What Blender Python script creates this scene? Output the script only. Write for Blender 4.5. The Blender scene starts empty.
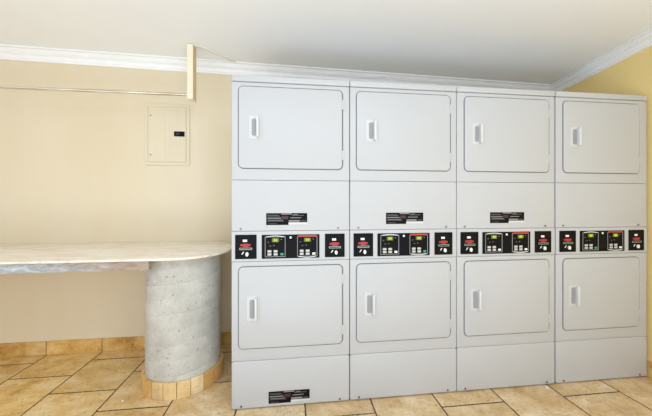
import bpy, bmesh, math, random
from mathutils import Vector
random.seed(4)
C = bpy.context.scene.collection
PI = math.pi

# ------------------------------------------------------------------ materials
def srgb(r, g, b):
    f = lambda c: (c/255/12.92) if c/255 <= .04045 else ((c/255+.055)/1.055)**2.4
    return (f(r), f(g), f(b), 1)

class NT:
    def __init__(s, name, rough=.5, metal=0, spec=.5):
        s.m = bpy.data.materials.new(name); s.m.use_nodes = True
        s.t = s.m.node_tree; s.b = s.t.nodes['Principled BSDF']
        s.b.inputs['Roughness'].default_value = rough
        s.b.inputs['Metallic'].default_value = metal
        s.b.inputs['Specular IOR Level'].default_value = spec
        s.co = s.n('ShaderNodeTexCoord').outputs['Object']
    def n(s, typ, **kw):
        n = s.t.nodes.new(typ)
        for k, v in kw.items(): setattr(n, k, v)
        return n
    def l(s, a, b): s.t.links.new(a, b)
    def setin(s, n, **kw):
        for k, v in kw.items():
            k = k.replace('_', ' ')
            if hasattr(v, 'is_linked') or isinstance(v, bpy.types.NodeSocket): s.l(v, n.inputs[k])
            else: n.inputs[k].default_value = v
        return n
    def mapping(s, scale=(1,1,1), loc=(0,0,0), rot=(0,0,0), src=None):
        n = s.n('ShaderNodeMapping')
        n.inputs['Scale'].default_value = scale; n.inputs['Location'].default_value = loc
        n.inputs['Rotation'].default_value = rot
        s.l(src or s.co, n.inputs['Vector']); return n.outputs[0]
    def noise(s, vec, scale, detail=4, rough=.55, dist=0):
        n = s.n('ShaderNodeTexNoise'); s.l(vec, n.inputs['Vector'])
        n.inputs['Scale'].default_value = scale; n.inputs['Detail'].default_value = detail
        n.inputs['Roughness'].default_value = rough; n.inputs['Distortion'].default_value = dist
        return n.outputs['Fac']
    def ramp(s, fac, stops):
        n = s.n('ShaderNodeValToRGB'); e = n.color_ramp.elements
        while len(e) < len(stops): e.new(.5)
        for k, (p, c) in enumerate(stops):
            e[k].position = p; e[k].color = c if len(c) == 4 else tuple(c) + (1,)
        s.l(fac, n.inputs[0]); return n.outputs[0]
    def mix(s, fac, a, b, mode='MIX'):
        n = s.n('ShaderNodeMix', data_type='RGBA', blend_type=mode)
        for v, i in ((fac, 0), (a, 6), (b, 7)):
            if isinstance(v, bpy.types.NodeSocket): s.l(v, n.inputs[i])
            else: n.inputs[i].default_value = v
        return n.outputs[2]
    def math(s, op, a, b=0.0, c=0.0):
        n = s.n('ShaderNodeMath', operation=op)
        for i, v in enumerate((a, b, c)):
            if isinstance(v, bpy.types.NodeSocket): s.l(v, n.inputs[i])
            else: n.inputs[i].default_value = v
        return n.outputs[0]
    def bump(s, h, strength=.2, dist=.01):
        n = s.n('ShaderNodeBump'); n.inputs['Strength'].default_value = strength
        n.inputs['Distance'].default_value = dist; s.l(h, n.inputs['Height'])
        s.l(n.outputs[0], s.b.inputs['Normal'])
    def col(s, c):
        if isinstance(c, bpy.types.NodeSocket): s.l(c, s.b.inputs['Base Color'])
        else: s.b.inputs['Base Color'].default_value = c

def flat(name, c, rough=.5, metal=0, spec=.5, var=.04, scale=9, bump=0):
    t = NT(name, rough, metal, spec)
    f = t.noise(t.co, scale, 3)
    lo = tuple(x*(1-var) for x in c[:3]) + (1,); hi = tuple(min(1, x*(1+var)) for x in c[:3]) + (1,)
    t.col(t.ramp(f, [(.3, lo), (.7, hi)]))
    if bump: t.bump(t.noise(t.co, 180, 2), bump, .002)
    return t.m

M = {}
M['enamel'] = flat('white_enamel', srgb(186,186,187), .38, spec=.3, var=.012, scale=2)
M['enamel_handle'] = flat('white_plastic', srgb(206,206,206), .35, var=.01)
M['cabinet_side'] = flat('cabinet_steel', srgb(214,214,214), .45, var=.03)
M['gasket'] = flat('grey_rubber', srgb(105,105,108), .7)
M['black'] = flat('black_panel', srgb(14,13,16), .55, spec=.12)
M['darkgap'] = flat('dark_recess', srgb(50,48,48), .8)
M['screw'] = flat('steel_screw', srgb(130,128,126), .4, .8)
M['darkscrew'] = flat('dark_screw', srgb(52,48,46), .5, .3)
M['grey_line'] = flat('silver_print', srgb(150,150,150), .5)
M['label_grey'] = flat('label_grey', srgb(140,136,134), .5)
M['label_dim'] = flat('label_dim', srgb(84,80,80), .5)
M['label_red'] = flat('label_maroon', srgb(62,28,34), .5)
M['label_pale'] = flat('label_pale', srgb(206,205,204), .5)
M['white_print'] = flat('white_print', srgb(232,232,228), .5)
M['red'] = flat('red_print', srgb(170,36,44), .5)
M['redstrip'] = flat('red_strip', srgb(190,44,38), .45)
M['green'] = flat('green_print', srgb(70,150,110), .5)
M['slot'] = flat('coin_slot_metal', srgb(150,165,150), .35, .5)
M['button'] = flat('grey_button', srgb(188,186,180), .5)
M['teal'] = flat('teal_button', srgb(40,150,120), .5)
M['wallpaint'] = None
def emit(name, c, e):
    t = NT(name, .4); t.col((c[0]*.2, c[1]*.2, c[2]*.2, 1))
    t.b.inputs['Emission Color'].default_value = c; t.b.inputs['Emission Strength'].default_value = e
    return t.m
M['lcd'] = emit('display_glow', srgb(120,140,20), .55)
M['digit'] = emit('digit_glow', srgb(205,235,70), 1.0)

def wall_mat(name, a, b):
    t = NT(name, .6, spec=.25)
    v = t.mapping((1.6, 1.6, .5))
    f = t.noise(v, 1.3, 4, .5)
    t.col(t.ramp(f, [(.3, a), (.72, b)]))
    t.bump(t.noise(t.co, 60, 3), .05, .003)
    return t.m
M['wall'] = wall_mat('cream_wall_paint', srgb(222,206,175), srgb(227,214,190))
M['wall_yellow'] = wall_mat('right_wall_yellow', srgb(240,210,138), srgb(244,218,152))  # right wall is coloured yellower than the other walls
M['ceiling'] = wall_mat('ceiling_paint', srgb(243,244,246), srgb(246,247,249))
M['crown'] = flat('white_trim_paint', srgb(246,246,247), .45, var=.01)
M['panelpaint'] = flat('cream_panel_paint', srgb(223,209,182), .55, var=.01)
M['postpaint'] = flat('cream_post_paint', srgb(238,228,204), .5, var=.02)

def post_side_mat():
    t = NT('post_shaded_side', .55)  # deeper tan for the post's right face, its shade put into the colour
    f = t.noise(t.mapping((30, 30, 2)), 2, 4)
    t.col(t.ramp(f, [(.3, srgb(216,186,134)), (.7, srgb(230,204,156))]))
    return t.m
M['post_shade'] = post_side_mat()
M['strip'] = flat('off_white_strip', srgb(232,226,210), .6, var=.01)

def chrome():
    t = NT('worn_chrome', .22, 1)
    f = t.noise(t.mapping((1.5, 20, 20)), 1.2, 3)
    t.col(t.ramp(f, [(.35, srgb(196,182,160)), (.6, srgb(240,240,238))]))
    return t.m
M['chrome'] = chrome()

def stone_colour(t, vec, stops, scale=4.5):
    """mottled travertine colour"""
    w = t.noise(t.mapping((1, 1.3, 1), src=vec), scale, 10, .74, .25)
    return t.ramp(w, stops)

def tile_floor():
    t = NT('golden_stone_tiles', .42, spec=.4)
    sep = t.n('ShaderNodeSeparateXYZ'); t.l(t.co, sep.inputs[0])
    u = t.math('ADD', sep.outputs[1], .19 + 8.0)
    v = t.math('ADD', sep.outputs[0], -.077 + .401*20)
    # slightly wandering joints
    wob = t.math('MULTIPLY', t.math('SUBTRACT', t.noise(t.co, 60, 2), .5), .009)
    cm = t.n('ShaderNodeCombineXYZ'); t.l(t.math('ADD', u, wob), cm.inputs[0]); t.l(t.math('ADD', v, wob), cm.inputs[1])
    br = t.n('ShaderNodeTexBrick', offset=.5, offset_frequency=2)
    t.setin(br, Scale=1.0, Mortar_Size=.0052, Mortar_Smooth=.3, Brick_Width=.40, Row_Height=.401, Bias=0.0)
    br.inputs['Color1'].default_value = (0,0,0,1); br.inputs['Color2'].default_value = (1,1,1,1)
    t.l(cm.outputs[0], br.inputs['Vector'])
    rnd = br.outputs['Color']
    # each tile reads another patch of the stone
    off = t.n('ShaderNodeVectorMath', operation='SCALE'); t.l(rnd, off.inputs[0]); off.inputs['Scale'].default_value = 37
    add = t.n('ShaderNodeVectorMath', operation='ADD'); t.l(t.co, add.inputs[0]); t.l(off.outputs[0], add.inputs[1])
    base = stone_colour(t, add.outputs[0], [(.30, srgb(150,116,78)), (.41, srgb(196,164,120)), (.53, srgb(220,194,156)), (.66, srgb(240,226,206))])
    gold = stone_colour(t, add.outputs[0], [(.30, srgb(176,126,58)), (.42, srgb(232,188,108)), (.54, srgb(250,216,148)), (.66, srgb(252,238,204))], 5.5)
    big = t.noise(t.mapping((.5,.8,1), (3.1,.4,0)), 1.1, 2)
    # golden cast of the light towards the counter, put into the stone colour
    side = t.n('ShaderNodeMapRange'); t.l(sep.outputs[0], side.inputs[0])
    side.inputs['From Min'].default_value = -.5; side.inputs['From Max'].default_value = -1.6
    k = t.math('ADD', t.math('MULTIPLY', side.outputs[0], .75), t.math('MULTIPLY', big, .3))
    c = t.mix(k, base, gold)
    tone = t.ramp(rnd, [(0, (.86,.85,.83)), (1, (1.0,1.0,1.0))])
    c = t.mix(1.0, c, tone, 'MULTIPLY')
    pits = t.ramp(t.noise(add.outputs[0], 46, 5, .7), [(.34, (.55,.44,.34)), (.43, (1,1,1))])
    c = t.mix(.75, c, pits, 'MULTIPLY')
    jd = t.ramp(t.noise(t.co, 60, 3, .7), [(.35, srgb(44,32,24)), (.75, srgb(110,86,62))])
    c = t.mix(br.outputs['Fac'], c, jd)
    t.col(c)
    h = t.math('SUBTRACT', t.math('MULTIPLY', t.noise(add.outputs[0], 16, 5, .65), .35), br.outputs['Fac'])
    t.bump(h, .5, .004)
    r = t.math('MULTIPLY_ADD', t.noise(t.co, 12, 3), .3, .3)
    t.l(r, t.b.inputs['Roughness'])
    return t.m
M['floor'] = tile_floor()

def tile_strip(name, axis, period, start, kind='base'):
    """skirting tiles with joints every `period` along an axis of object space"""
    t = NT(name, .45, spec=.4)
    sep = t.n('ShaderNodeSeparateXYZ'); t.l(t.co, sep.inputs[0])
    u = t.math('DIVIDE', t.math('SUBTRACT', sep.outputs[axis], start - 20*period), period)
    cell = t.math('FLOOR', u); fr = t.math('FRACT', u)
    d = t.math('MULTIPLY', t.math('SUBTRACT', .5, t.math('ABSOLUTE', t.math('SUBTRACT', fr, .5))), period)
    joint = t.math('LESS_THAN', d, .0028)
    wn = t.n('ShaderNodeTexWhiteNoise', noise_dimensions='1D'); t.l(cell, wn.inputs['W'])
    off = t.n('ShaderNodeVectorMath', operation='SCALE'); t.l(wn.outputs['Color'], off.inputs[0]); off.inputs['Scale'].default_value = 11
    add = t.n('ShaderNodeVectorMath', operation='ADD'); t.l(t.co, add.inputs[0]); t.l(off.outputs[0], add.inputs[1])
    c = stone_colour(t, add.outputs[0], [(.32, srgb(160,114,50)), (.45, srgb(206,160,86)), (.56, srgb(226,186,116)), (.68, srgb(238,210,160))], 7)
    c = t.mix(1, c, t.ramp(wn.outputs['Value'], [(0, (.86,.84,.8)), (1, (1.04,1.03,1.02))]), 'MULTIPLY')
    c = t.mix(joint, c, srgb(104,82,58))
    t.col(c)
    t.bump(t.math('SUBTRACT', t.math('MULTIPLY', t.noise(add.outputs[0], 18, 4), .3), joint), .35, .003)
    return t.m
M['skirt_x'] = tile_strip('skirting_tiles_back', 0, .409, -1.527)
M['skirt_y'] = tile_strip('skirting_tiles_side', 1, .40, 1.9)

def plinth_mat(base, name):
    t = NT(name, .5, spec=.35)
    c = stone_colour(t, t.co, [(.32, tuple(x*.62 for x in base[:3])+(1,)), (.5, base), (.66, tuple(min(1,x*1.15) for x in base[:3])+(1,))], 7)
    t.col(c); t.bump(t.noise(t.co, 30, 4), .3, .003)
    return t.m
M['plinth'] = [plinth_mat(srgb(*c), 'plinth_tile_%s' % n) for n, c in
               (('pale', (230,204,160)), ('sand', (222,190,138)), ('gold', (214,170,104)), ('ochre', (206,160,94)))]
M['grout'] = flat('brown_grout', srgb(92,70,50), .9, var=.15, scale=40)

def concrete():
    t = NT('cast_concrete', .62, spec=.3)
    sep = t.n('ShaderNodeSeparateXYZ'); t.l(t.co, sep.inputs[0])
    ang = t.math('ARCTAN2', sep.outputs[1], sep.outputs[0])
    w = t.math('ADD', t.math('ADD', sep.outputs[2], t.math('MULTIPLY', ang, -.026)),
               t.math('MULTIPLY', t.noise(t.co, 5, 3), .03))
    fr = t.math('FRACT', t.math('DIVIDE', t.math('ADD', w, 1.045), .19))
    d = t.math('ABSOLUTE', t.math('SUBTRACT', fr, .5))
    seam = t.ramp(d, [(.0, (1,1,1)), (.02, (0,0,0))])
    band = t.ramp(fr, [(.0, (.93,.93,.93)), (.5, (1.03,1.03,1.03)), (.52, (.95,.95,.955)), (1, (1,1,1))])
    a = t.noise(t.mapping((3, 3, 2.4)), 1.5, 9, .72, .1)
    c = t.ramp(a, [(.30, srgb(168,166,157)), (.45, srgb(188,185,176)), (.56, srgb(198,195,187)), (.70, srgb(210,208,201))])
    c = t.mix(1, c, band, 'MULTIPLY')
    wisp = t.noise(t.mapping((4, 4, 6), rot=(.3,.25,0)), 1.5, 8, .75, .2)
    c = t.mix(t.ramp(wisp, [(.58, (0,0,0)), (.74, (.5,.5,.5))]), c, srgb(236,236,232))
    pits = t.noise(t.co, 46, 4, .75)
    c = t.mix(1, c, t.ramp(pits, [(.33, (.5,.49,.45)), (.39, (1,1,1))]), 'MULTIPLY')
    c = t.mix(t.math('MULTIPLY', t.math('MULTIPLY', seam, t.ramp(t.noise(t.co, 3.2, 2), [(.4,(.15,.15,.15)),(.62,(1,1,1))])), .5), c, srgb(118,116,108))
    t.col(c)
    t.bump(t.math('SUBTRACT', t.math('MULTIPLY', a, .8), t.math('MULTIPLY', seam, .5)), .3, .006)
    return t.m
M['concrete'] = concrete()

def tabletop():
    t = NT('travertine_slab', .38, spec=.45)
    f = t.noise(t.mapping((1.2, 4, 1.5), rot=(0,0,.16)), 2.2, 7, .66, 1.3)
    c = t.ramp(f, [(.26, srgb(222,204,182)), (.4, srgb(238,226,208)), (.56, srgb(246,237,224)), (.75, srgb(250,244,236))])
    v = t.noise(t.mapping((1.1, 9, 1), (2,1,0), (0,0,.22)), 1.4, 5, .6, 2)
    c = t.mix(t.ramp(v, [(.46, (0,0,0)), (.5, (.5,.5,.5)), (.54, (0,0,0))]), c, srgb(196,176,142))
    c = t.mix(1, c, t.ramp(t.noise(t.co, 60, 4, .7), [(.3, (.72,.66,.56)), (.4, (1,1,1))]), 'MULTIPLY')
    t.col(c)
    return t.m
M['slab'] = tabletop()

def apron_mat():
    t = NT('weathered_angle_iron', .6, 0, .2)
    f = t.noise(t.mapping((6, 6, 22)), 2.2, 6, .7, .5)
    c = t.ramp(f, [(.3, srgb(118,122,126)), (.5, srgb(166,170,174)), (.72, srgb(204,208,211))])
    sep = t.n('ShaderNodeSeparateXYZ'); t.l(t.co, sep.inputs[0])
    r = t.n('ShaderNodeMapRange'); t.l(sep.outputs[0], r.inputs[0])
    r.inputs['From Min'].default_value = -.75; r.inputs['From Max'].default_value = -.15
    g = t.math('MULTIPLY', r.outputs[0], t.ramp(t.noise(t.mapping((3,3,20)), 3, 4), [(.3, (.45,.45,.45)), (.6, (1,1,1))]))
    c = t.mix(t.math('MULTIPLY', g, .75), c, srgb(160,120,76))
    t.col(c); return t.m
M['apron'] = apron_mat()
M['paper'] = flat('white_paper', srgb(240,238,232), .8)

# ------------------------------------------------------------------ mesh helpers
def obj(name, bm, mats, parent=None, smooth=False, loc=None):
    me = bpy.data.meshes.new(name)
    bmesh.ops.remove_doubles(bm, verts=bm.verts, dist=1e-6)
    bmesh.ops.recalc_face_normals(bm, faces=bm.faces)
    if smooth:
        for f in bm.faces: f.smooth = True
    bm.to_mesh(me); bm.free()
    if not isinstance(mats, (list, tuple)): mats = [mats]
    for m in mats: me.materials.append(m)
    if smooth: me.set_sharp_from_angle(angle=math.radians(38))
    o = bpy.data.objects.new(name, me); C.objects.link(o)
    if parent: o.parent = parent
    if loc: o.location = loc
    return o

def thing(name, label, cat, loc=(0,0,0), group=None):
    o = bpy.data.objects.new(name, None); C.objects.link(o)
    o.location = loc; o['label'] = label; o['category'] = cat
    if group: o['group'] = group
    return o

def box(bm, x0, x1, y0, y1, z0, z1, mi=0, bev=0, seg=2):
    vs = [bm.verts.new((x, y, z)) for z in (z0, z1) for y in (y0, y1) for x in (x0, x1)]
    fs = [bm.faces.new([vs[i] for i in q]) for q in ((0,2,3,1),(4,5,7,6),(0,1,5,4),(2,6,7,3),(0,4,6,2),(1,3,7,5))]
    for f in fs: f.material_index = mi
    if bev:
        es = list({e for f in fs for e in f.edges})
        r = bmesh.ops.bevel(bm, geom=es, offset=bev, segments=seg, affect='EDGES', profile=.5)
        for f in r['faces']: f.material_index = mi
    return fs

def rrect(x0, x1, z0, z1, r, n=5):
    r = max(r, 1e-4); pts = []
    for cx, cz, a in ((x1-r, z1-r, 0), (x0+r, z1-r, 90), (x0+r, z0+r, 180), (x1-r, z0+r, 270)):
        for k in range(n+1):
            t = math.radians(a + 90*k/n); pts.append((cx + r*math.cos(t), cz + r*math.sin(t)))
    return pts

def stack(bm, x0, x1, z0, z1, r, layers, mi=0, cap0=True, cap1=True, n=5):
    """skin rounded-rectangle outlines facing -Y; layers = (inset, y)"""
    loops = []
    for ins, y in layers:
        loops.append([bm.verts.new((x, y, z)) for x, z in rrect(x0+ins, x1-ins, z0+ins, z1-ins, max(r-ins, .0008), n)])
    k = len(loops[0])
    for a, b in zip(loops, loops[1:]):
        for i in range(k):
            f = bm.faces.new((a[i], a[(i+1)%k], b[(i+1)%k], b[i])); f.material_index = mi
    if cap0: bm.faces.new(loops[0]).material_index = mi
    if cap1: bm.faces.new(loops[-1]).material_index = mi

def panel(bm, x0, x1, z0, z1, r, yb, yf, bev, mi=0):
    """slab with rounded corners and softened front edge (yf is the front, nearer the viewer)"""
    L = [(0, yb), (0, yf+bev)]
    for k in (1, 2, 3):
        t = k/3*PI/2; L.append((bev*(1-math.cos(t)), yf+bev*(1-math.sin(t))))
    stack(bm, x0, x1, z0, z1, r, L, mi)

def disc(bm, cx, cz, r, yb, yf, mi=0, n=14, rz=None):
    a = [bm.verts.new((cx+r*math.cos(2*PI*i/n), yb, cz+(rz or r)*math.sin(2*PI*i/n))) for i in range(n)]
    b = [bm.verts.new((v.co.x, yf, v.co.z)) for v in a]
    for i in range(n): bm.faces.new((a[i], a[(i+1)%n], b[(i+1)%n], b[i])).material_index = mi
    bm.faces.new(a).material_index = mi; bm.faces.new(b).material_index = mi

def cyl_z(bm, cx, cy, r, z0, z1, n=64, mi=0, r1=None):
    r1 = r1 or r
    a = [bm.verts.new((cx+r*math.cos(2*PI*i/n), cy+r*math.sin(2*PI*i/n), z0)) for i in range(n)]
    b = [bm.verts.new((cx+r1*math.cos(2*PI*i/n), cy+r1*math.sin(2*PI*i/n), z1)) for i in range(n)]
    for i in range(n): bm.faces.new((a[i], a[(i+1)%n], b[(i+1)%n], b[i])).material_index = mi
    bm.faces.new(a).material_index = mi; bm.faces.new(b).material_index = mi

NB = bmesh.new

# ------------------------------------------------------------------ the room
YW = 2.54                                   # back wall
XL, YF = -3.6, -.9                         # left wall, open end of the room
def XR(y): return 2.462 + (y-1.6)*.062      # right wall runs slightly askew
def ZC(x, y): return 2.521 - .018*x - .06*y # ceiling falls gently to the back

def struct(name, bm, m, smooth=False):
    o = obj(name, bm, m, smooth=smooth); o['kind'] = 'structure'; return o

def hexa(bm, p):                            # 8 points: bottom loop 4, top loop 4
    v = [bm.verts.new(q) for q in p]
    for q in ((0,1,2,3),(4,5,6,7),(0,1,5,4),(1,2,6,5),(2,3,7,6),(3,0,4,7)): bm.faces.new([v[i] for i in q])

b = NB(); hexa(b, [(XL-.1,YF,-.1),(XR(YF)+.1,YF,-.1),(XR(YW)+.1,YW+.1,-.1),(XL-.1,YW+.1,-.1),
                   (XL-.1,YF,0),(XR(YF)+.1,YF,0),(XR(YW)+.1,YW+.1,0),(XL-.1,YW+.1,0)])
struct('floor', b, M['floor'])
b = NB()
cs = [(XL-.1,YF),(XR(YF)+.1,YF),(XR(YW)+.1,YW+.1),(XL-.1,YW+.1)]
hexa(b, [(x,y,ZC(x,y)) for x,y in cs] + [(x,y,ZC(x,y)+.1) for x,y in cs])
struct('ceiling', b, M['ceiling'])
def wall(name, pts, m):
    b = NB(); hexa(b, [(x,y,0) for x,y in pts] + [(x,y,ZC(x,y)) for x,y in pts]); return struct(name, b, m)
wall('wall_back', [(XL,YW),(XR(YW),YW),(XR(YW),YW+.1),(XL,YW+.1)], M['wall'])
wall('wall_right', [(XR(YF),YF),(XR(YF)+.1,YF),(XR(YW)+.1,YW+.1),(XR(YW),YW+.0)], M['wall_yellow'])
wall('wall_left', [(XL-.1,YF),(XL,YF),(XL,YW+.1),(XL-.1,YW+.1)], M['wall'])

# skirting tiles
b = NB(); box(b, XL, XR(YW)-.012, YW-.012, YW-.0004, 0.0004, .108, bev=.002); struct('baseboard_back', b, M['skirt_x'])
b = NB(); hexa(b, [(XR(YF)-.012,YF,.0004),(XR(YF)-.0004,YF,.0004),(XR(YW-.013)-.0004,YW-.013,.0004),(XR(YW-.013)-.012,YW-.013,.0004),
                   (XR(YF)-.012,YF,.108),(XR(YF)-.0004,YF,.108),(XR(YW-.013)-.0004,YW-.013,.108),(XR(YW-.013)-.012,YW-.013,.108)])
struct('baseboard_right', b, M['skirt_y'])

# crown moulding, profile as (distance out from the wall, drop below the ceiling)
prof = [(0,.0),(0,.078),(.010,.078),(.012,.066),(.020,.066)]
for k in range(6):
    t = k/5*PI/2; prof.append((.021+.022*(1-math.cos(t)), .058-.022*math.sin(t)))
prof += [(.043,.030),(.052,.030),(.055,.022),(.062,.016),(.062,.010),(.080,.010),(.080,.0)]
def crown(name, ends):
    b = NB(); rings = []
    for fn in ends: rings.append([b.verts.new(fn(o, d)) for o, d in prof])
    n = len(prof)
    for a, c in zip(rings, rings[1:]):
        for i in range(n): b.faces.new((a[i], a[(i+1)%n], c[(i+1)%n], c[i]))
    b.faces.new(rings[0]); b.faces.new(rings[-1])
    struct(name, b, M['crown'], smooth=True)
def back_pt(x, mitre):
    def fn(o, d):
        y = YW - o; xx = (XR(y) - o) if mitre else x
        return (xx, y, ZC(xx, y) - d - .0003)
    return fn
def right_pt(y, mitre):
    def fn(o, d):
        yy = YW - o if mitre else y
        x = XR(yy) - o
        return (x, yy, ZC(x, yy) - d - .0003)
    return fn
crown('trim_1', [back_pt(XL, False), back_pt(0, True)])
crown('trim_2', [right_pt(YF, False), right_pt(0, True)])

# ------------------------------------------------------------------ breaker panel
t = thing('breaker_panel', 'flush cream-painted electrical breaker panel set in the wall above the counter', 'electrical panel', (-1.03, YW, 1.535))
x0, x1, z0, z1 = -.177, .178, -.016, .498
b = NB(); stack(b, x0, x1, z0, z1, .012, [(0,-.0005),(0,-.006),(.003,-.009),(.024,-.010),(.026,-.006)], n=4); obj('cover_frame', b, M['panelpaint'], t)
b = NB(); panel(b, x0+.030, x1-.029, .014, .466, .006, -.0065, -.0125, .002)
for i in range(5):
    xx = -.02 + i*.028
    box(b, xx, xx+.010, -.0137, -.0122, .046, .452, bev=.0004, seg=1)
dr = obj('panel_door', b, M['panelpaint'], t)
b = NB(); panel(b, .056, .139, .226, .268, .003, -.012, -.0165, .001, 0)
box(b, .074, .100, -.0185, -.016, .238, .256, 1, .001)
o = obj('door_latch', b, [M['black'], M['darkscrew']], dr); o['label'] = 'black slide latch'
for z in (.07, .395):
    b = NB(); disc(b, -.128, z, .006, -.012, -.0155); obj('screw', b, M['label_grey'], dr)

# ------------------------------------------------------------------ hanging rail
t = thing('hanging_rail', 'metal clothes-hanging rod on a cream wooden post dropped from the ceiling', 'clothes rail', (-.755, 2.292, 1.966))
px, py, pz = -.755, 2.292, 1.966
zt = ZC(-.73, 2.33) - .0012
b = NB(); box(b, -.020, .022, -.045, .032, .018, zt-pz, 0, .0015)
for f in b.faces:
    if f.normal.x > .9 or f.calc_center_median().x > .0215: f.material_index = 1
obj('post', b, [M['postpaint'], M['post_shade']], t)
b = NB(); n = 20; rings = []
for x in (XL+.001-px, -.019):
    rings.append([b.verts.new((x, -.032+.0115*math.cos(2*PI*i/n), .050+.0115*math.sin(2*PI*i/n))) for i in range(n)])
for i in range(n): b.faces.new((rings[0][i], rings[0][(i+1)%n], rings[1][(i+1)%n], rings[1][i]))
b.faces.new(rings[0]); b.faces.new(rings[1])
obj('rod', b, M['chrome'], t, smooth=True)
b = NB()                                     # slim strip under the ceiling, post to crown
def cz(x, y, d): return (x-px, y-py, ZC(x, y) - d - pz)
A = [(-.739,2.262),(-.739,2.284),(-.47,2.459),(-.46,2.440)]
Bm = [(-.66,2.297),(-.66,2.319)]
path = [((-.739,2.250),(-.739,2.272)), ((-.66,2.296),(-.665,2.317)), ((-.585,2.346),(-.592,2.367)), ((-.52,2.398),(-.528,2.417)), ((-.46,2.437),(-.468,2.458))]
rings = [[b.verts.new(cz(*p, .001)), b.verts.new(cz(*q, .001)), b.verts.new(cz(*q, .010)), b.verts.new(cz(*p, .010))] for p, q in path]
for a, c in zip(rings, rings[1:]):
    for i in range(4): b.faces.new((a[i], a[(i+1)%4], c[(i+1)%4], c[i]))
b.faces.new(rings[0]); b.faces.new(rings[-1])
obj('ceiling_strip', b, M['strip'], t)

# ------------------------------------------------------------------ counter on its concrete pedestal
PX, PY = -.745, 2.112
t = thing('folding_counter', 'pale stone folding counter with rounded end on round concrete pedestal', 'counter', (PX, PY, 0))
TOP, TH = .882, .015
def outline(ins=0):
    yf, yb, cx = 1.785+ins, YW-.002, -.77
    cy = (yf + yb)/2; ry = (yb-yf)/2; rx = .338-ins; pts = [(XL+.002, yb), (XL+.002, yf)]
    e = 2.35; n = 40
    for k in range(n+1):
        a = -PI/2 + PI*k/n
        c, s = math.cos(a), math.sin(a)
        pts.append((cx + rx*abs(c)**(2/e), cy + ry*(1 if s > 0 else -1)*abs(s)**(2/e)))
    return pts
b = NB(); loops = []
for ins, z in ((.004, TOP-TH), (0, TOP-TH+.004), (0, TOP-.005), (.002, TOP-.0015), (.006, TOP)):
    loops.append([b.verts.new((x-PX, y-PY, z)) for x, y in outline(ins)])
k = len(loops[0])
for p, q in zip(loops, loops[1:]):
    for i in range(k): b.faces.new((p[i], p[(i+1)%k], q[(i+1)%k], q[i]))
b.faces.new(loops[0]); b.faces.new(loops[-1])
obj('countertop', b, M['slab'], t, smooth=True)
b = NB(); box(b, XL+.002-PX, -.835-PX, 1.800-PY, 1.840-PY, TOP-TH-.054, TOP-TH-.0005, bev=.0015)
o = obj('apron_rail', b, M['apron'], t); o['label'] = 'weathered grey metal rail under the slab edge'
b = NB(); cyl_z(b, 0, 0, .235, .09, TOP-TH-.0005, 96)
obj('pedestal', b, M['concrete'], t, smooth=True)
b = NB(); cyl_z(b, 0, 0, .246, .001, .100, 96)
pl = obj('plinth', b, M['grout'], t, smooth=True)
NTL = 20
ang0 = math.radians(-98.5)
for i in range(NTL):
    a0 = ang0 + 2*PI*i/NTL + .007; a1 = ang0 + 2*PI*(i+1)/NTL - .007
    b = NB(); seg = 5; rings = []
    for k in range(seg+1):
        a = a0 + (a1-a0)*k/seg; ca, sa = math.cos(a), math.sin(a)
        rings.append([b.verts.new((r*ca, r*sa, z)) for r, z in ((.2465,.001),(.2525,.001),(.2535,.003),(.2535,.101),(.2515,.104),(.2365,.104),(.2365,.1005),(.2465,.1005))])
    for p, q in zip(rings, rings[1:]):
        for j in range(8): b.faces.new((p[j], p[(j+1)%8], q[(j+1)%8], q[j]))
    b.faces.new(rings[0]); b.faces.new(rings[-1])
    obj('plinth_tile', b, M['plinth'][random.choice((0,1,1,2,2,3,0))], pl)

# ------------------------------------------------------------------ stacked dryers
YD = 1.724; DEP = .70
def warning_label(parent, x0, z0, name='warning_label'):
    w, h = .241, .070
    b = NB(); y = -.0006
    box(b, x0, x0+w, y-.0008, y, z0+.015, z0+h, 0)
    box(b, x0, x0+.130, y-.0008, y, z0, z0+.015, 0)
    box(b, x0+.130, x0+w, y-.0008, y, z0+.003, z0+.0148, 1)
    yy = y-.0014
    rr = random.Random(7)
    box(b, x0+.088, x0+.150, yy, y-.0009, z0+.062, z0+.068, 2)
    for (ax, bx, az, bz, m) in ((.008,.080,.051,.055,3),(.004,.070,.057,.060,3),(.006,.086,.038,.043,2),(.150,.222,.054,.058,3),
                                (.140,.205,.040,.044,2),(.006,.104,.021,.024,3),(.010,.096,.027,.030,2),(.132,.196,.019,.028,2),
                                (.200,.234,.021,.026,3),(.012,.060,.006,.009,3),(.158,.186,.060,.063,2)):
        box(b, x0+ax, x0+bx, yy, y-.0009, z0+az, z0+bz, m)
    box(b, x0+.090, x0+.128, yy, y-.0009, z0+.034, z0+.052, 4)
    obj(name, b, [M['black'], M['label_pale'], M['label_grey'], M['label_dim'], M['label_red']], parent)

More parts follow.
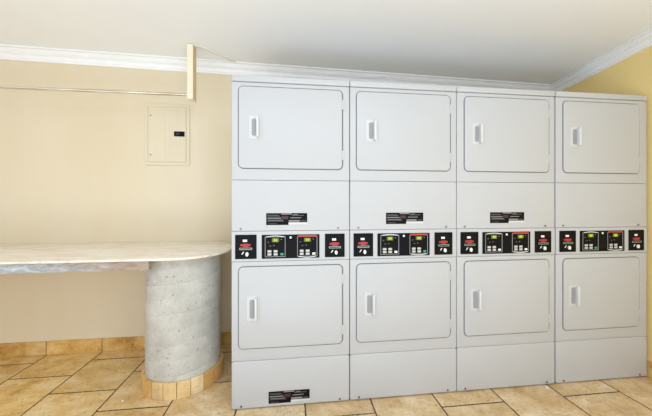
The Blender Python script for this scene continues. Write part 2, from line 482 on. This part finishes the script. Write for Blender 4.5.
def make_dryer(label, X, w, sticker_up, sticker_low, teal, foot, dl=.041, dr_=.046):
    t = thing('stacked_dryer', label, 'tumble dryer', (X, YD, 0), 'stacked tumble dryers along the back wall')
    g = .0006
    b = NB(); box(b, .004, w-.004, .020, DEP, .008, 1.948, 0, .004)
    obj('cabinet', b, M['cabinet_side'], t)
    def front(name, z0, z1, yf=0.0, bev=.004, r=.003):
        b = NB(); panel(b, 0, w, z0+g, z1-g, r, .0215, yf, bev); return obj(name, b, M['enamel'], t, smooth=True)
    # lid reaches back over the whole cabinet
    b = NB(); box(b, -.0005, w+.0005, -.004, DEP+.002, 1.916, 1.952, 0, .005, 3); obj('lid', b, M['enamel'], t, smooth=True)
    front('upper_front', 1.341, 1.914)
    sp = front('service_panel', 1.042, 1.341, bev=.004)
    cp = front('control_fascia', .864, 1.042, -.003, .004)
    front('lower_front', .283, .864)
    kp = front('kick_panel', .0060, .283, -.002, .006, .012)
    # doors
    def door(name, z0, z1, hz0, hz1, hx0, hx1):
        x0, x1 = dl, w-dr_
        b = NB(); stack(b, x0-.005, x1+.0075, z0-.005, z1+.005, .032, [(0,.001),(0,-.0012),(.0008,-.0016)]); gk = obj('door_gasket', b, M['gasket'], t)
        b = NB(); panel(b, x0, x1, z0, z1, .026, -.0014, -.007, .003)
        d = obj(name, b, M['enamel'], t, smooth=True)
        b = NB()                            # pull: low bezel and raised grip bar; grey pad paints the recess shade
        stack(b, hx0+.004, hx1, hz0, hz1, .008, [(0,-.0066),(0,-.0085),(.0015,-.0098)])
        box(b, hx1-.026, hx1-.012, -.034, -.0090, hz0+.008, hz1-.008, 1, .0045, 3)
        h = obj('handle', b, [M['bezel'], M['enamel_handle']], d, smooth=True)
        b = NB(); stack(b, hx0+.022, hx1-.028, hz0+.018, hz1-.018, .011, [(0,-.0092),(0,-.0106)])
        r_ = obj('grip_shade', b, M['recess'], d); r_['label'] = 'grey pad painting the shade of a finger recess'
        for hz in (z0+.055, z1-.115):
            b = NB(); box(b, x1-.002, x1+.010, -.010, -.001, hz, hz+.058, 0, .002)
            obj('hinge', b, M['enamel'], t, smooth=True)
    door('upper_door', 1.411, 1.886, 1.580, 1.717, .094, .170)
    door('lower_door', .358, .833, .517, .662, .082, .160)
    # screws
    for sx in (.052, w-.070):
        b = NB(); disc(b, sx, 1.056, .0065, -.0003, -.003); obj('screw', b, M['screw'], sp)
    for sx in (.055, w-.060):
        b = NB(); disc(b, sx, .022, .0055, -.0023, -.0045); obj('screw', b, M['darkscrew'], kp)
    if sticker_up: warning_label(t, sticker_up, 1.077)
    if sticker_low:
        n0 = len(C.objects); warning_label(t, .212, .026)
        C.objects[-1].location.y = -.0022
    # coin meter plates
    yb = -.0032
    for cx0, cx1 in ((.021, .143), (.544*w/.694, .664*w/.694)):
        b = NB(); panel(b, cx0, cx1, .881, 1.022, .002, yb, yb-.003, .001)
        c = obj('coin_plate', b, M['black'], t)
        W = cx1-cx0; y1 = yb-.0031
        P = lambda a, q: (cx0 + a*W, 1.022 - q*.141)
        b = NB(); x_, z_ = P(.36,.29); X_, Z_ = P(.56,.20); box(b, x_, X_, y1-.001, y1, x_*0+z_, Z_, bev=.0003, seg=1); obj('sticker', b, M['white_print'], c)
        b = NB(); x_, z_ = P(.24,.50); X_, Z_ = P(.72,.385)
        box(b, x_, X_, y1-.001, y1, z_+.004, Z_); box(b, x_+.016, X_-.012, y1-.0014, y1-.0004, z_-.002, Z_+.003)
        obj('badge', b, M['red'], c)
        b = NB(); x_, z_ = P(.20,.62); X_, Z_ = P(.80,.535)
        stack(b, x_, X_, z_, Z_, .003, [(0,y1),(0,y1-.003),(.003,y1-.003),(.0034,y1-.001)], cap1=False)
        stack(b, x_+.0034, X_-.0034, z_+.0034, Z_-.0034, .001, [(0,y1),(0,y1-.0012)], 1)
        obj('coin_slot', b, [M['slot'], M['black']], c)
        b = NB(); x_, z_ = P(.56,.80); disc(b, x_, z_, .0085, y1, y1-.008, rz=.0125); disc(b, x_, z_, .0035, y1-.008, y1-.010, rz=.007)
        obj('key_lock', b, M['white_print'], c)
        b = NB(); x_, z_ = P(.34,.75)
        v = [b.verts.new((x_+dx, yy, z_+dz)) for yy in (y1, y1-.001) for dx, dz in ((-.006,-.008),(0,-.008),(.010,.007),(.004,.007))]
        for q in ((0,1,2,3),(4,5,6,7),(0,1,5,4),(1,2,6,5),(2,3,7,6),(3,0,4,7)): b.faces.new([v[i] for i in q])
        obj('arrow_mark', b, M['white_print'], c)
    # electronic control
    s = w/.694; ex0, ex1, ez0, ez1 = .172*s, .511*s, .880, 1.020
    b = NB(); panel(b, ex0, ex1, ez0, ez1, .003, yb, yb-.003, .001)
    e = obj('control_panel', b, M['black'], t); W = ex1-ex0; Hh = ez1-ez0; y1 = yb-.0031
    P = lambda a, q: (ex0 + a*W, ez1 - q*Hh)
    b = NB(); x_, z_ = P(.495,.12); disc(b, x_, z_, .0065, y1, y1-.003); obj('screw', b, M['white_print'], e)
    for side, (f0, f1) in enumerate(((.055,.405),(.610,.960))):
        x0, z1_ = P(f0,.08); x1, z0_ = P(f1,.93); wd = x1-x0; hd = z1_-z0_
        b = NB(); lw = .0028
        box(b, x0, x0+lw, y1-.001, y1, z0_, z1_); box(b, x1-lw, x1, y1-.001, y1, z0_, z1_)
        box(b, x0+lw, x1-lw, y1-.001, y1, z0_, z0_+lw); box(b, x0+lw, x1-lw, y1-.001, y1, z1_-lw, z1_)
        obj('keypad_frame', b, M['grey_line'], e)
        # pale arc: over the left pad, under the right pad; a red strip caps the right pad
        b = NB(); n = 10; up = 1 if side == 0 else -1; zz = z1_-.001 if side == 0 else z0_+.001
        pts = [(x0+wd*(.06+.88*k/n), zz + up*.006*math.sin(PI*k/n)) for k in range(n+1)]
        for (ax, az), (bx, bz) in zip(pts, pts[1:]):
            v = [b.verts.new(q) for q in ((ax,y1-.0014,az-.0022),(bx,y1-.0014,bz-.0022),(bx,y1-.0014,bz+.0012),(ax,y1-.0014,az+.0012))]
            b.faces.new(v)
        r = bmesh.ops.extrude_face_region(b, geom=b.faces[:]); 
        for v in [q for q in r['geom'] if isinstance(q, bmesh.types.BMVert)]: v.co.y = y1
        obj('printed_arc', b, M['white_print'], e)
        if side:
            b = NB(); box(b, x0+.004, x1-.002, y1-.0018, y1, z1_-.002, z1_+.0075); obj('red_strip', b, M['redstrip'], e)
        # display window with two lit digits
        dx0, dx1 = x0+wd*.34, x0+wd*.68; dz1, dz0 = z1_-hd*.08, z1_-hd*.27
        b = NB(); panel(b, dx0, dx1, dz0, dz1, .002, y1, y1-.002, .0006)
        for dgt in (0, 1):
            ox = dx0 + (dx1-dx0)*(.26 + .28*dgt); ow = (dx1-dx0)*.20; oz0 = dz0+.005; oz1 = dz1-.004; om = (oz0+oz1)/2; q = .0021
            yy = y1-.0027
            for (a0,a1,c0,c1) in ((ox,ox+ow,oz0,oz0+q),(ox,ox+ow,oz1-q,oz1),(ox,ox+ow,om-q/2,om+q/2),(ox,ox+q,oz0,oz1),(ox+ow-q,ox+ow,oz0,oz1)):
                box(b, a0, a1, yy, y1-.0019, c0, c1, 1)
        obj('display', b, [M['lcd'], M['digit']], e)
        for a, q in ((.16,.27),(.80,.14),(.26,.46),(.44,.44)):
            b = NB(); cx, cz_ = x0+wd*a, z1_-hd*q; box(b, cx-.0035, cx+.0035, y1-.001, y1, cz_-.0016, cz_+.0016)
            obj('printed_mark', b, M['label_grey'], e)
        for r_, q in enumerate((.72, .87)):
            for a in (.22, .52):
                cx, cz_ = x0+wd*a, z1_-hd*q
                b = NB(); panel(b, cx-.0115, cx+.0115, cz_-.0068, cz_+.0068, .003, y1, y1-.003, .001)
                obj('button', b, M['button'], e)
        cx, cz_ = x0+wd*.83, z1_-hd*.87
        b = NB(); panel(b, cx-.0095, cx+.0095, cz_-.0065, cz_+.0065, .003, y1, y1-.003, .001)
        isteal = teal[side]
        o = obj('button', b, M['teal'] if isteal else M['white_print'], e)
        if isteal: o['label'] = 'teal start button'
    # levelling feet
    for fx, fy in ((.05,.06),(w-.05,.06),(.05,DEP-.05),(w-.05,DEP-.05)):
        b = NB(); cyl_z(b, fx, fy, .016, .0, .0145, 16); obj('foot', b, M['darkscrew'], t)
    if foot:
        b = NB(); cyl_z(b, w-.078, -.020, .010, .0, .0090, 16, r1=.007); o = obj('foot', b, M['enamel_handle'], t); o['label'] = 'small white levelling foot'
    return t
M['bezel'] = flat('white_bezel', srgb(196,196,196), .4, var=.01)
M['recess'] = flat('recess_shade_grey', srgb(146,146,147), .6)

make_dryer('stacked white coin dryer nearest the counter, black stickers above controls and on kick panel', -.3487, .6955, .198, True, (True, False), False)
make_dryer('stacked white coin dryer, second from the counter, one black sticker above its controls', .3506, .689, .226, False, (False, True), False)
make_dryer('stacked white coin dryer, third from the counter, small white foot under its right corner', 1.0436, .691, .227, False, (False, False), True, .050, .048)
make_dryer('stacked white coin dryer beside the yellow wall, no black sticker above its controls', 1.7445, .701, False, False, (True, False), False, .052, .068)

# scrap on the floor
b = NB(); bmesh.ops.create_icosphere(b, subdivisions=2, radius=.007)
for v in b.verts:
    v.co *= random.uniform(.7, 1.15); v.co.z *= .5
zmin = min(v.co.z for v in b.verts)
for v in b.verts: v.co.z -= zmin
o = obj('paper_scrap', b, M['paper'], loc=(-1.024, 1.886, .0004)); o['label'] = 'tiny white crumb of paper on the floor tiles in front of the counter'; o['category'] = 'paper scrap'

# ------------------------------------------------------------------ light and camera
w = bpy.data.worlds.new('World'); bpy.context.scene.world = w; w.use_nodes = True
bg = w.node_tree.nodes['Background']; bg.inputs[0].default_value = (.84, .92, 1, 1); bg.inputs[1].default_value = 1.6
def area(name, loc, target, size, sy, power, col):
    l = bpy.data.lights.new(name, 'AREA'); l.shape = 'RECTANGLE'; l.size = size; l.size_y = sy; l.energy = power; l.color = col
    o = bpy.data.objects.new(name, l); C.objects.link(o); o.location = loc
    o.rotation_euler = (Vector(target)-Vector(loc)).to_track_quat('-Z', 'Y').to_euler(); return o
area('front_left_fill', (-2.6, -.8, 1.0), (-.8, 2.3, .4), 1.6, 1.4, 7, (.74, .87, 1))  # added soft fill from the front left, no window modelled
area('ceiling_fill', (.1, -.5, .12), (.2, -.2, 2.5), 3.2, .8, 43, (.72, .86, 1))  # added unseen fill near the floor, aimed up to brighten the ceiling
area('floor_fill', (.5, -.2, 2.42), (.6, .2, 0), 2.4, .5, 25, (.82, .91, 1))  # added unseen fill from above, lifts floor and countertop

cam = bpy.data.cameras.new('camera'); co = bpy.data.objects.new('camera', cam); C.objects.link(co)
co.location = (0, 0, 1.207); co.rotation_euler = (PI/2, 0, math.radians(-6.73))
cam.sensor_width = 36; cam.lens = 36*288/652; cam.shift_y = -5/652; cam.clip_start = .05
bpy.context.scene.camera = co
vs = bpy.context.scene.view_settings
vs.view_transform = 'Standard'; vs.look = 'None'; vs.gamma = 1; vs.use_curve_mapping = False; vs.exposure = .08
